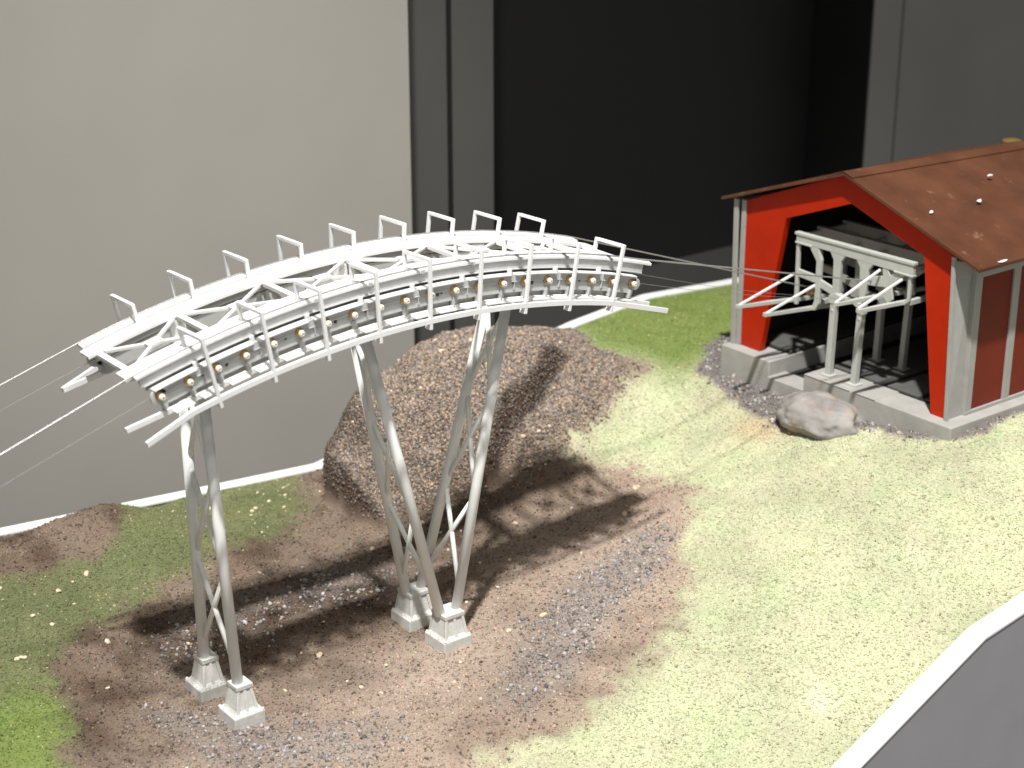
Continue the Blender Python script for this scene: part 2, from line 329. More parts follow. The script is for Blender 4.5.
# footings: slab with a row of bolts and a ribbed, tapering pedestal
def footing(x,y,z,w,two):
    t=MB(); h=.105; a=w/2; z0=z-.08
    n=10
    t.box((x-a,y-a,z0),(x+a,y+a,z+h))
    f=t.build('footing',M['foot'],tower,.012)
    p=MB(); b0=.118 if not two else .145; b1=.080 if not two else .112; zt=z+(.375 if not two else .36)
    def ring(k,sx=1,sy=1): q=b0+(b1-b0)*k; return q*sx,q*sy
    zl=z+h-.003
    core=.90
    q0,q1=b0,b1
    p.hexa([(x-q0*1.12,y-q0*1.08,zl),(x+q0*1.12,y-q0*1.08,zl),(x+q0*1.12,y+q0*1.08,zl),(x-q0*1.12,y+q0*1.08,zl)],[(x-q0*.9,y-q0*.72,zl+.05),(x+q0*.9,y-q0*.72,zl+.05),(x+q0*.9,y+q0*.72,zl+.05),(x-q0*.9,y+q0*.72,zl+.05)])
    p.hexa([(x-q0,y-q0*core,zl),(x+q0,y-q0*core,zl),(x+q0,y+q0*core,zl),(x-q0,y+q0*core,zl)],[(x-q1,y-q1*core,zt-.04),(x+q1,y-q1*core,zt-.04),(x+q1,y+q1*core,zt-.04),(x-q1,y+q1*core,zt-.04)])
    for sy in (-1,1):
        for kx in (-1,0,1):
            w2=.016
            c0=kx*(q0-w2); c1=kx*(q1-w2)
            p.hexa([(x+c0-w2,y+sy*q0*.78,zl),(x+c0+w2,y+sy*q0*.78,zl),(x+c0+w2,y+sy*q0*1.03,zl),(x+c0-w2,y+sy*q0*1.03,zl)],[(x+c1-w2,y+sy*q1*.78,zt-.04),(x+c1+w2,y+sy*q1*.78,zt-.04),(x+c1+w2,y+sy*q1*1.02,zt-.04),(x+c1-w2,y+sy*q1*1.02,zt-.04)])
    e=b1+.008; p.box((x-e,y-e,zt-.042),(x+e,y+e,zt))
    p.build('pedestal',M['foot'],f,.004)
    r=MB(); rnd=random.Random(int(x*100+y*10))
    m=8
    for i in range(m):
        u=-a+.02+(w-.04)*i/(m-1)
        for cx,cy in ((x-a+.022,y+u),(x+u,y-a+.022),(x+a-.022,y+u),(x+u,y+a-.022)):
            zz=z+h+rnd.uniform(-.008,.003); g=rnd.uniform(.012,.019)
            r.lathe((cx+rnd.uniform(-.004,.004),cy+rnd.uniform(-.004,.004),zz-.01),(0,0,1),[(0,g),(.015,g),(.024,g*.6)],7)
    r.build('bolt_row',M['foot'],f)
footing(-2.32,.15,.02,.325,False); footing(-2.32,.79,.02,.325,False)
footing(.05,.14,.02,.345,True); footing(.05,.74,.02,.345,True)

# ------------------------------------------------------------------ ropes
def rope(name,label,pts,r,m):
    b=MB(); b.tube(pts,r,8); o=b.build(name,m); tag(o,label,'rope','ropes carried by the arched support')
def saddle(off,h,s,t0,t1,n=24): return [A(t0+(t1-t0)*i/n,off,h,s) for i in range(n+1)]
def sag(p,q,d,n=14):
    p,q=Vector(p),Vector(q); return [p+(q-p)*(i/n)-Vector((0,0,d*4*(i/n)*(1-i/n))) for i in range(n+1)]
TAN=math.tan(R(16)); 
fl=A(-16.0,.515,-.158,-1); fr=A(16.4,.515,-.158,-1); rl=A(-16.0,.515,-.158,1); rr=A(16.0,.515,-.158,1)
rope('track_rope','bright steel rope on the near rail of the white arch running down to the station',sag(fl+Vector((-6,0,-1.95)),fl,.02)[:-1]+saddle(.515,-.158,-1,-16,16.4)+sag(fr,(5.9,-.08,2.75),.0)[1:],.0085,M['rope'])
rope('track_rope','steel rope on the far rail of the white arch running down to the station',sag(rl+Vector((-6,0,-1.75)),rl,.02)[:-1]+saddle(.515,-.158,1,-16,16.0)+sag(rr,(5.95,.92,2.42),0)[1:],.0075,M['rope'])
hl=A(-15.6,.56,-.39,-1); hr=A(15.9,.56,-.39,-1); gl=A(-15.6,.56,-.39,1); gr=A(15.9,.56,-.39,1)
rope('haul_rope','thin dark rope leaving the copper capped rollers on the near side of the arch',sag(hl+Vector((-6,0,-1.95)),hl,.0)[:-1]+saddle(.56,-.39,-1,-15.6,15.9)+sag(hr,(5.95,-.12,2.55),.06)[1:],.0022,M['haul'])
rope('haul_rope','thin dark rope leaving the rollers on the far side of the arch',sag(gl+Vector((-6,0,-1.8)),gl,.0)[:-1]+saddle(.56,-.39,1,-15.6,15.9)+sag(gr,(5.95,.96,2.3),.06)[1:],.0022,M['haul'])

# ------------------------------------------------------------------ station house
HX=5.85; ZF=1.45
st=thing('lift_station','red station house with brown gabled roof and grey corner posts standing open towards the ropes','station house',(7.6,.35,1.1))
XB=10.2
b=MB(); X0=5.68
b.prism([(X0,1.26,1.02),(X0,2.09,1.02),(X0,2.09,ZF),(X0,1.26,ZF)],(XB-X0,0,0))
fnd=b.build('foundation',M['found'],st,.012)
b=MB(); b.prism([(X0,-1.49,1.0),(X0,.70,1.0),(X0,.70,ZF+.004),(X0,-1.49,ZF+.004)],(XB-X0,0,0)); b.build('foundation',M['found'],st,.012)
b=MB(); b.box((X0+.05,.69,1.0),(XB-.1,1.27,1.22)); b.box((X0-.02,.69,1.0),(X0+.30,1.27,1.262)); b.build('trench_floor',M['found'],st,.01)
b=MB()
b.box((X0-.006,-.02,ZF),(X0+.42,.69,ZF+.012)); b.box((X0-.006,-.40,ZF),(X0+.42,-.06,ZF+.010)); b.build('floor_slab',M['found'],st,.008)
for y0,y1 in ((-1.22,-.75),(-.66,-.2),(-.12,.66),(1.32,1.93)):
    b=MB(); b.box((6.12,y0,ZF-.02),(9.6,y1,ZF+.03)); b.build('floor_slab',M['innerfloor'],st,.008)
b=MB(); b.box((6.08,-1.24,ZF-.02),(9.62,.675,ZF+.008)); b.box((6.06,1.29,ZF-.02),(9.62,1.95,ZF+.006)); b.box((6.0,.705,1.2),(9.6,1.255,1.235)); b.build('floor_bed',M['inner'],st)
# red front frame around the gabled opening
def P(y,z): return (HX,y,z)
def frame_piece(pts,x=HX,d=.09): 
    fr.prism([(x,y,z) for y,z in pts],(d,0,0))
fr=MB()
fr.prism([P(1.92,ZF),P(1.60,ZF),P(1.28,3.20),P(.29,3.585),P(-.79,3.22),P(-1.06,ZF),P(-1.285,ZF),P(-1.20,3.33),P(.345,3.93),P(1.96,3.28)],(.09,0,0))
fr.build('front_frame',M['red'],st,.006)
# grey posts at the two front corners: flange, web and rear flange
b=MB(); b.hexa([(5.80,1.99,ZF),(5.83,1.99,ZF),(5.83,2.06,ZF),(5.80,2.06,ZF)],[(5.80,2.03,3.29),(5.83,2.03,3.29),(5.83,2.10,3.29),(5.80,2.10,3.29)])
b.box((5.83,1.925,ZF),(5.93,1.995,3.29)); b.box((5.93,1.93,ZF),(6.05,2.0,3.29)); b.build('corner_post',M['post'],st,.005)
b=MB(); b.hexa([(5.80,-1.33,ZF),(5.835,-1.33,ZF),(5.835,-1.285,ZF),(5.80,-1.285,ZF)],[(5.80,-1.245,3.32),(5.835,-1.245,3.32),(5.835,-1.2,3.32),(5.80,-1.2,3.32)])
b.hexa([(5.835,-1.30,ZF),(6.10,-1.30,ZF),(6.10,-1.25,ZF),(5.835,-1.25,ZF)],[(5.835,-1.215,3.28),(6.10,-1.27,3.2),(6.10,-1.2,3.2),(5.835,-1.19,3.28)])
b.build('corner_post',M['post'],st,.004)
# side walls: posts, sill, head beam, recessed panels
for s,y in ((-1,-1.30),(1,2.0)):
    k=0
    for i in range(6):
        x=6.09+.67*i
        p=MB(); p.box((x,y-.035 if s<0 else y-.03,ZF),(x+.115,y+.03 if s<0 else y+.035,3.20)); p.build('side_post',M['post'],st,.005)
        if i<5:
            p=MB(); p.box((x+.11,y-.012,ZF+.03),(x+.675,y+.012,3.10)); p.build('side_panel',M['panelred'],st)
    p=MB(); p.box((6.1,y-.045,3.05),(XB-.5,y+.03,3.17)); p.box((6.1,y-.04,ZF),(XB-.5,y+.03,ZF+.045)); p.build('side_beam',M['post'],st,.005)
    p=MB(); p.box((6.16,y-s*.02,ZF),(XB-.5,y-s*.06,3.28)); p.build('wall_shade_sheet',M['inner'],st)  # added black sheet behind the panels, the hall's shade as colour
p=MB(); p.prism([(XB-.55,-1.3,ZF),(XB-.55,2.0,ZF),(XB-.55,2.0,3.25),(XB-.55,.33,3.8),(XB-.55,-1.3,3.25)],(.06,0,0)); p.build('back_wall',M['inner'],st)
p=MB(); RD=.035  # the ridge drops a little towards the back
def roofpt(x,y,z): return (x,y,z-RD*(x-5.75)*(1 if abs(y-.34)<.3 else .25))
def slope(mb,y0,z0,y1,z1,dz0,dz1,xa,xb):
    mb.hexa([roofpt(xa,y0,z0-dz0),roofpt(xb,y0,z0-dz0),roofpt(xb,y1,z1-dz1),roofpt(xa,y1,z1-dz1)],[roofpt(xa,y0,z0),roofpt(xb,y0,z0),roofpt(xb,y1,z1),roofpt(xa,y1,z1)])
slope(p,-1.62,3.285,.335,3.955,.04,.04,5.74,XB-.2); roofR=p.build('roof',M['roof'],st,.004)
p=MB(); slope(p,.337,3.955,2.26,3.285,.04,.04,5.74,XB-.2); p.build('roof',M['roof'],st,.004)
p=MB(); slope(p,.20,3.925,.337,3.972,.012,.012,5.735,XB-.2); slope(p,.339,3.972,.47,3.925,.012,.012,5.735,XB-.2); p.build('ridge_cap',M['roof'],roofR,.003)
p=MB(); slope(p,-1.5,3.27,.33,3.9,.02,.02,6.0,XB-.4); slope(p,.34,3.9,2.15,3.27,.02,.02,6.0,XB-.4); p.build('roof_shade_sheet',M['inner'],st)  # added black sheets under the roof, shade painted in

# ------------------------------------------------------------------ portal frame that receives the ropes
ga=thing('rope_portal','grey openwork portal frame with copper rollers on two slim legs in the station mouth','portal frame',(6.1,.2,ZF))
def portal_mesh(x,d):
    b=MB()
    def pr(pts,dx=0,dd=d): b.prism([(x+dx,y,z) for y,z in pts],(dd,0,0))
    pr([(1.09,2.965),(1.09,3.075),(-.665,3.105),(-.665,2.955)])
    pr([(1.11,3.05),(1.11,3.085),(-.68,3.118),(-.68,3.082)],-.012,d+.024)
    pr([(1.10,2.95),(1.10,2.972),(.84,2.972),(.84,2.95)],-.012,d+.024); pr([(-.40,2.945),(-.40,2.968),(-.67,2.968),(-.67,2.945)],-.012,d+.024)
    pr([(1.09,2.97),(1.045,2.97),(1.03,2.2),(1.075,2.2)],.004,d-.008)
    pr([(.90,2.97),(.74,2.97),(.685,2.83),(.685,2.30),(.74,2.2),(.80,2.2),(.76,2.32),(.76,2.80)],.003,d-.006)
    pr([(1.06,2.64),(1.06,2.55),(.70,2.53),(.70,2.62)],.006,d-.012)
    pr([(.72,2.60),(.70,2.50),(.46,2.44),(.46,2.54)],.008,d-.016)
    pr([(.56,2.97),(.50,2.88),(.485,2.45),(.40,2.45),(.385,2.88),(.32,2.97)],.002,d-.004)
    pr([(.16,2.97),(.10,2.88),(.08,2.45),(.0,2.45),(-.03,2.88),(-.10,2.97)],.002,d-.004)
    pr([(-.02,2.80),(-.02,2.70),(-.30,2.74),(-.36,2.85),(-.30,2.97),(-.22,2.97),(-.24,2.86)],.007,d-.014)
    pr([(-.30,2.86),(-.26,2.62),(-.33,2.56),(-.40,2.62),(-.36,2.78),(-.56,2.95),(-.62,2.97),(-.45,2.97)],.009,d-.018)
    pr([(-.60,2.97),(-.645,2.97),(-.635,2.66),(-.57,2.60),(-.53,2.60),(-.60,2.69)],.005,d-.01)
    pr([(.52,2.36),(.52,2.45),(.42,2.50),(.30,2.47),(-.01,2.47),(-.01,2.34),(.06,2.34),(.09,2.41),(.16,2.44),(.28,2.44),(.38,2.42),(.42,2.36)],-.02,d+.03)
    return b
def add_portal(x,d,m,legs):
    pf=portal_mesh(x,d).build('portal_plate',m,ga,.006)
for x,d,m in ((5.84,.05,'gantry'),(6.22,.06,'post'),(6.66,.06,'post')): add_portal(x,d,M[m],True)  # rear plates in darker grey: shade inside the hall put into their colour
for (y0,y1,x) in ((.455,.475,5.865),(.045,.08,5.865),(.455,.475,6.7),(.045,.08,6.7),(-.6,-.62,6.7)):
    b=MB(); b.bar((x,y1,ZF+.01),(x,y0,2.40 if y0>0 else 2.9),.075,.075,up=(0,1,0)); b.box((x-.07,y1-.08,ZF+.008),(x+.07,y1+.08,ZF+.035)); 
    b.lathe((x-.045,y0+.002,2.28),(1,0,0),[(0,.018),(.02,.018)],10)
    b.build('leg',M['gantry'],ga,.006)
for y,z in ((1.06,3.02),(.75,2.28),(.44,2.99),(.05,3.0),(-.62,3.02),(-.6,2.63)):
    b=MB(); b.box((5.9,y-.025,z-.03),(6.66,y+.025,z+.03)); b.build('tie_beam',M['gantry'],ga,.004)
# landing rails with raking stays, reaching out towards the arch
def bar_part(name,p,q,w,h,m): b=MB(); b.bar(p,q,w,h); b.build(name,m,ga,.004)
bar_part('landing_rail',(5.02,1.21,2.295),(6.6,1.03,2.19),.05,.045,M['gantry']); bar_part('landing_rail',(5.12,.86,2.265),(6.6,.74,2.17),.05,.045,M['gantry'])
bar_part('stay',(5.06,1.20,2.31),(5.83,1.08,2.575),.026,.026,M['white']); bar_part('stay',(5.16,.855,2.28),(5.82,.735,2.52),.026,.026,M['white'])
bar_part('landing_rail',(5.20,-.12,2.625),(6.6,-.30,2.60),.05,.045,M['gantry']); bar_part('landing_rail',(5.20,-.46,2.635),(6.6,-.6,2.60),.05,.045,M['gantry'])
bar_part('stay',(5.22,-.125,2.645),(5.82,-.22,2.935),.026,.026,M['white']); bar_part('stay',(5.22,-.455,2.66),(5.82,-.54,2.90),.026,.026,M['white'])
for (x,y,z) in ((5.98,.86,2.38),(6.02,.58,2.36),(6.0,-.22,2.70),(6.0,.95,2.36)):
    b=MB(); b.lathe((x,y+.04,z),(0,-1,0),[(0,.03),(0,.06),(.02,.06),(.028,.048),(.052,.048),(.06,.06),(.08,.06),(.08,.025),(.105,.02)],18); b.build('roller',M['brass'],ga)

# small yellow marker behind the ridge
b=MB(); o=Vector((10.75,1.8,2.6))
b.lathe(o,(0,0,1),[(0,.05),(.55,.05),(.57,.13),(.645,.13),(.65,.10),(.685,.10),(.69,.135),(.76,.135),(.78,.06)],18)
tag(b.build('marker_post',M['yellow'],bevel=.006),'small dull yellow post top peeping over the station roof ridge at the right','post')

# ------------------------------------------------------------------ ground: one sheet inside the tray, with turf, soil and gravel areas
REG=dict(
 turf_left=[(-3.95,3.22),(-3.29,3.34),(-2.6,3.43),(-1.9,3.5),(-1.55,4.3),(-1.3,5.2),(1.05,5.2),(1.0,4.51),(.79,3.9),(.16,3.37),(-.58,3.2),(-1.21,2.96),(-1.97,2.64),(-2.71,2.27),(-3.34,1.83),(-3.76,1.3),(-3.68,.94),(-3.9,.51),(-4.18,.08),(-4.84,-1.02),(-6.42,-.17),(-7,3)],
 turf_right=[(4.36,3.35),(5.19,3.05),(5.04,2.65),(4.06,2.5),(3.26,2.2),(3.2,2.0),(3.93,1.61),(3.94,.77),(3.53,.17),(2.94,-.06),(2.19,-1.1),(1.41,-1.54),(.45,-1.73),(-.58,-1.82),(-1.23,-1.93),(-2.2,-2.6),(-2.2,-4),(12,-4),(12,5.6),(5.5,5.6),(5.2,4.3)],
 lush=[(4.2,3.3),(5.19,3.0),(5.04,2.6),(5.3,2.2),(6.41,2.4),(12,2.2),(12,5.6),(5.5,5.6),(5.2,4.3)],
 lush2=[(-3.7,1.35),(-3.6,.94),(-3.8,.4),(-4.2,-.4),(-6.4,-.6),(-6.4,1.0)],
 gravel=[(3.21,.31),(2.61,-.27),(1.45,-.72),(.29,-1.33),(-.36,-1.54),(-.36,-1.09),(.64,-.3),(1.53,.12),(2.23,.3),(2.93,.49)],
 gravel2=[(-3.07,.83),(-2.5,.5),(-2.0,-.25),(-1.3,-.8),(-1.7,-1.2),(-2.9,-.6)],
 gravel3=[(-1.2,2.25),(.1,2.35),(1.2,1.9),(.8,1.6),(-.5,1.5),(-1.29,1.55),(-2.1,1.3),(-2.8,1.5)],
 gravel4=[(6.3,2.9),(5.5,2.3),(5.25,1.3),(5.08,.55),(5.5,-.6),(5.6,-1.3),(5.7,-1.60),(6.6,-1.64),(10.5,-1.75),(10.5,-1.3),(10.5,3)],
 brown_hump=[(-1.6,3.7),(-1.6,4.9),(-3.6,4.9),(-4.2,3.3),(-2.6,3.5)],
)
GX0,GX1,GY0,GY1,GS=-7.2,12.0,-3.5,5.3,.03
NX=int((GX1-GX0)/GS)+1; NY=int((GY1-GY0)/GS)+1
gx=GX0+GS*np.arange(NX); gy=GY0+GS*np.arange(NY); XX,YY=np.meshgrid(gx,gy)
def inside(poly,X,Y):
    r=np.zeros(X.shape,bool); n=len(poly)
    for i in range(n):
        (x0,y0),(x1,y1)=poly[i],poly[(i+1)%n]
        c=((y0>Y)!=(y1>Y)); t=(Y-y0)/((y1-y0) if y1!=y0 else 1e-9); r^=c&(X<x0+t*(x1-x0))
    return r
WX=XX+.34*fbm(XX*2.1,YY*2.1,4,3); WY=YY+.34*fbm(XX*2.1,YY*2.1,4,77)
WX2=XX+.16*fbm(XX*9,YY*9,3,13); WY2=YY+.16*fbm(XX*9,YY*9,3,57)
def blur(a,k):
    for ax in (0,1):
        for _ in range(2):
            p=np.pad(a,[(k,k) if i==ax else (0,0) for i in (0,1)],mode='edge'); c=np.cumsum(p,axis=ax); z=np.zeros_like(np.take(c,[0],ax)); c=np.concatenate([z,c],ax)
            n=a.shape[ax]; a=(np.take(c,range(2*k+1,2*k+1+n),ax)-np.take(c,range(0,n),ax))/(2*k+1)
    return a
def region(k,b): return blur((inside(REG[k],WX+WX2-XX,WY+WY2-YY)).astype(float),b)
TL_,TR_=region('turf_left',7),region('turf_right',8)
TURF=np.clip(TL_+TR_,0,1); LUSH=np.clip(region('lush',9)+region('lush2',7)+3.0*TL_,0,1)
HGR=region('gravel4',2); NEAR=blur(np.clip(TR_-region('lush',9),0,1),22)
LUSH2=region('lush2',7)
GRAV=np.clip(region('gravel',3)+region('gravel2',4)+.8*region('gravel3',6)+region('gravel4',2),0,1); TURF=TURF*(1-region('gravel4',2)); HUMP=region('brown_hump',4)
TURF=TURF*(1-.8*HUMP)
TURF=sst(.12,.88,TURF+1.1*fbm(XX*5,YY*5,4,19)*(4*TURF*(1-TURF)))
def bil(G,x,y):
    u=np.clip((x-GX0)/GS,0,NX-1.001); v=np.clip((y-GY0)/GS,0,NY-1.001); i=u.astype(int); j=v.astype(int); a=u-i; b=v-j
    return (G[j,i]*(1-a)+G[j,i+1]*a)*(1-b)+(G[j+1,i]*(1-a)+G[j+1,i+1]*a)*b
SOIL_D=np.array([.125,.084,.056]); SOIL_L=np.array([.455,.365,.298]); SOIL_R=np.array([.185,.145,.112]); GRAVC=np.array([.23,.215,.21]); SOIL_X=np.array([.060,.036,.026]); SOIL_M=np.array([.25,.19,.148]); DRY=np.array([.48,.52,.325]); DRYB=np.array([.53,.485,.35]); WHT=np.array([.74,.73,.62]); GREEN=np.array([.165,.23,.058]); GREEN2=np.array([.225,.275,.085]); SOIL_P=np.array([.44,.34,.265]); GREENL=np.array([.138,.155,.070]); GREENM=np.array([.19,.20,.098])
def lerp(a,b,t): return a+(b-a)*t[...,None]
def ground_tint(x,y):
    n1=np.clip(.5+1.1*fbm(x*1.4,y*1.4,4,21),0,1); n2=np.clip(.5+1.3*fbm(x*3.3,y*3.3,4,41),0,1); n3=np.clip(.5+1.5*fbm(x*.8,y*.8,3,61),0,1)
    md=sst(.15,.7,mound(x,y))
    yy=y+.25-.22*x; path=np.exp(-(yy/np.where(yy<0,2.3,1.0))**2)              # trodden pale clay along the hollow
    s=lerp(np.broadcast_to(SOIL_D,x.shape+(3,)),np.broadcast_to(SOIL_L,x.shape+(3,)),np.clip(.22+.55*path+.55*(n1-.5)+.45*md,0,1))
    s=lerp(s,np.broadcast_to(SOIL_R,x.shape+(3,)),.6*n2*(1-.5*path))
    s=lerp(s,np.broadcast_to(SOIL_M,x.shape+(3,)),md*(.75+.25*n1))
    s=lerp(s,np.broadcast_to(SOIL_P,x.shape+(3,)),np.clip(bil(NEAR,x,y)*1.6-.1,0,1)*(1-md)*(.65+.35*n1))
    s=lerp(s,np.broadcast_to(GRAVC,x.shape+(3,)),.5*bil(GRAV,x,y)*n2+.12*bil(GRAV,x,y))
    s=lerp(s,np.broadcast_to(np.array([.082,.055,.038]),x.shape+(3,)),np.clip(sst(-.10,.18,fbm(x*1.9,y*1.9,5,141))*(1-.85*path)*(1-md),0,1)*.8*(1-sst(1.5,2.8,x)))
    s=lerp(s,np.broadcast_to(np.array([.155,.145,.135]),x.shape+(3,)),.9*bil(HGR,x,y))
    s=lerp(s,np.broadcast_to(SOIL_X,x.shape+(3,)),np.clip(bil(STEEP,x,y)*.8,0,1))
    d=lerp(np.broadcast_to(DRY,x.shape+(3,)),np.broadcast_to(DRYB,x.shape+(3,)),np.clip(n2*1.3-.2,0,1)*.7)*(.80+.36*np.clip(.5+1.2*fbm(x*1.7,y*1.7,4,83),0,1))[...,None]
    d=lerp(d,np.broadcast_to(WHT,x.shape+(3,)),sst(.13,.36,fbm(x*1.7+1.3*fbm(x*3,y*3,4,5),y*1.7+1.3*fbm(x*3,y*3,4,91),5,111))*.18)
    oc=np.exp(-(((x-5.0)/.22)**2+((y-.75)/.35)**2)); d=lerp(d,np.broadcast_to(np.array([.50,.33,.20]),x.shape+(3,)),oc*.6)
    g=lerp(np.broadcast_to(GREEN,x.shape+(3,)),np.broadcast_to(GREEN2,x.shape+(3,)),n2)
    gl=lerp(np.broadcast_to(GREENL,x.shape+(3,)),np.broadcast_to(GREENM,x.shape+(3,)),n2); lf=(1-sst(.8,1.6,x))*(1-bil(LUSH2,x,y)); g=lerp(g,gl,lf)
    t=lerp(d,g,np.clip(bil(LUSH,x,y)*1.0+.12*(n3-.5),0,1))
    return lerp(s,t,np.clip(bil(TURF,x,y)*1.0,0,1))
def set_tint(me,c):
    a=me.color_attributes.new('tint','FLOAT_COLOR','POINT'); v=np.ones((len(me.vertices),4),np.float32); v[:,:3]=np.clip(c,0,1); a.data.foreach_set('color',v.ravel())
def np_mesh(name,V,F):
    me=bpy.data.meshes.new(name); me.vertices.add(len(V)); me.vertices.foreach_set('co',np.asarray(V,np.float32).ravel())
    k=F.shape[1]; me.loops.add(F.size); me.loops.foreach_set('vertex_index',F.astype(np.int32).ravel())
    me.polygons.add(len(F)); me.polygons.foreach_set('loop_start',np.arange(0,F.size,k,dtype=np.int32)); me.polygons.foreach_set('loop_total',np.full(len(F),k,np.int32)); me.update(calc_edges=True); return me
i0=int(round((-3.41-GY0)/GS)); i1=int(round((5.0-GY0)/GS))+1
ZZ=height(XX,YY)
_RX=[-7.2,-2.61,0,1.62,2.6,5.2,5.81,7.13,8.81,12.1]; _RZ=[.55,.17,-.02,-.13,.1,.8,.90,1.03,.93,.85]
_k=sst(4.45,4.95,YY); ZZ=ZZ*(1-_k)+(np.interp(XX,_RX,_RZ)+.05*fbm(XX*3,YY*3,3,90)-.02)*_k
_k=sst(-3.15,-3.4,YY); _k=1-sst(-3.4,-3.1,YY); ZZ=ZZ*(1-_k)+(np.interp(XX,[-7.2,-2,0,1.0,1.86,3.70,4.56,6.5,8.5,12],[-.6,-.66,-.62,-.76,-.38,.455,.585,.83,.98,1.08])+.03*fbm(XX*4,YY*4,3,90)-.01)*_k
HM=ZZ
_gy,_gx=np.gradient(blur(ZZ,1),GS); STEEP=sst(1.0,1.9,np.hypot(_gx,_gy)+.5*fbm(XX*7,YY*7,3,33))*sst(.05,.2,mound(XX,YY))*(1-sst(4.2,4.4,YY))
sub=slice(i0,i1); xs,ys,zs=XX[sub],YY[sub],ZZ[sub]
# fine crumbling relief, rougher on bare soil
soil=1-np.clip(TURF[sub],0,1)
zs=zs+soil*(.030*fbm(xs*14,ys*14,3,2))+(1-soil)*.022*fbm(xs*8,ys*8,3,8)
ZD=HM.copy(); ZD[sub]=zs
my,mx_=xs.shape; idx=np.arange(my*mx_).reshape(my,mx_)
F=np.stack([idx[:-1,:-1],idx[:-1,1:],idx[1:,1:],idx[1:,:-1]],-1).reshape(-1,4)
V=np.stack([xs,ys,zs],-1).reshape(-1,3)
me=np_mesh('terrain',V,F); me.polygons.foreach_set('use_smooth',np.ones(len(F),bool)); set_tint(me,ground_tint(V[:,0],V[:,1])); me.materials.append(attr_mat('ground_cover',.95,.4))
ter=bpy.data.objects.new('terrain',me); COL.objects.link(ter); ter['kind']='structure'

OCT=np.array([(1,0,0),(-1,0,0),(0,1,0),(0,-1,0),(0,0,1),(0,0,-1)],float); OF=np.array([(0,2,4),(2,1,4),(1,3,4),(3,0,4),(2,0,5),(1,2,5),(3,1,5),(0,3,5)])
def rand_rot(n):
    q=rng.randn(n,4); q/=np.linalg.norm(q,axis=1)[:,None]; w,x,y,z=q.T
    return np.stack([1-2*(y*y+z*z),2*(x*y-z*w),2*(x*z+y*w),2*(x*y+z*w),1-2*(x*x+z*z),2*(y*z-x*w),2*(x*z-y*w),2*(y*z+x*w),1-2*(x*x+y*y)],-1).reshape(n,3,3)
def scatter(name,n,weight,smin,smax,tintf,m,lift=.2,box=(-6.5,11,-3.38,4.98),stretch=.5):
    x=rng.uniform(box[0],box[1],n); y=rng.uniform(box[2],box[3],n)
    keep=rng.rand(n)<weight(x,y); keep&=~((x>5.66)&(x<10.1)&(y>-1.5)&(y<2.1)); x,y=x[keep],y[keep]; n=len(x)
    s=smin*(smax/smin)**(rng.rand(n)**1.6); z=bil(ZD,x,y)
    sc=s[:,None]*(1+stretch*(rng.rand(n,3)-.5)*2)
    P=OCT[None]*sc[:,None,:]*(1+.35*(rng.rand(n,6,1)-.5)); P=np.einsum('nij,nkj->nki',rand_rot(n),P); P+=np.stack([x,y,z+s*lift],-1)[:,None,:]
    Fc=(OF[None]+6*np.arange(n)[:,None,None]).reshape(-1,3)
    me=np_mesh(name,P.reshape(-1,3),Fc); c=tintf(x,y); set_tint(me,np.repeat(c,6,axis=0)); me.materials.append(m)
    o=bpy.data.objects.new(name,me); COL.objects.link(o); o['kind']='stuff'; return o
GM=attr_mat('loose_grain',.9)
def jitter(c,a): return c*(1+a*(rng.rand(len(c),1)-.5)*2)*(1+.25*a*(rng.rand(len(c),3)-.5))
def turf_tint(x,y):
    c=ground_tint(x,y)*1.02; c=jitter(c,.26); k=rng.rand(len(x)); c[k<.02]*=np.array([.55,.48,.40]); c[k>.975]=c[k>.975]*.5+np.array([.36,.32,.22]); return c
def grain_tint(x,y):
    c=jitter(ground_tint(x,y),.62); k=rng.rand(len(x)); c[k<.11]*=.62; c[k>.90]=c[k>.90]*.5+np.array([.17,.13,.10]); c[(k>.78)&(k<.86)]*=np.array([1.15,.95,.82]); c[(k>.70)&(k<.76)]=c[(k>.70)&(k<.76)]*.6+np.array([.055,.057,.062]); return c
def grav_tint(x,y):
    n=len(x); c=np.array([.33,.312,.308])*(.30+1.2*rng.rand(n,1)); c=c*(1+.14*(rng.rand(n,3)-.5)); k=rng.rand(n); c[k>.9]=np.array([.38,.34,.30])*(.7+.5*rng.rand((k>.9).sum(),1)); return c
scatter('turf',280000,lambda x,y:np.clip(bil(TURF,x,y)*1.1,0,1)*.95,.006,.017,turf_tint,GM,.22)
scatter('soil_grains',230000,lambda x,y:np.clip(1-bil(TURF,x,y)*1.25,0,1)*np.clip(.55+.9*sst(.1,.6,mound(x,y))+.25*fbm(x*2,y*2,3,4),0,1),  .005,.019,grain_tint,GM,.15,(-5,6.6,-2.8,4.98))
def grit_tint(x,y):
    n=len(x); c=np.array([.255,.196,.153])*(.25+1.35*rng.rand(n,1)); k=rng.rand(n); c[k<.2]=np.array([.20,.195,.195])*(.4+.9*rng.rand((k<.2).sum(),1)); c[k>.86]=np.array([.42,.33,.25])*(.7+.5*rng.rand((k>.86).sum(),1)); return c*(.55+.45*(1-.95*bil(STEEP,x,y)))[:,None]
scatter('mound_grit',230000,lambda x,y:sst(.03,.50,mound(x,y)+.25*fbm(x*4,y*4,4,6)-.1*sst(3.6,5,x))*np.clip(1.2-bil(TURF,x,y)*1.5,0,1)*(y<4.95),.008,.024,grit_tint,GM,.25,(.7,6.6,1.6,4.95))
scatter('gravel',60000,lambda x,y:np.clip(bil(GRAV,x,y)*np.clip(.75+1.6*fbm(x*3.5,y*3.5,3,14),0,1),0,1)*.75,.009,.030,grav_tint,GM,.25,(-4,11,-2,3.2))

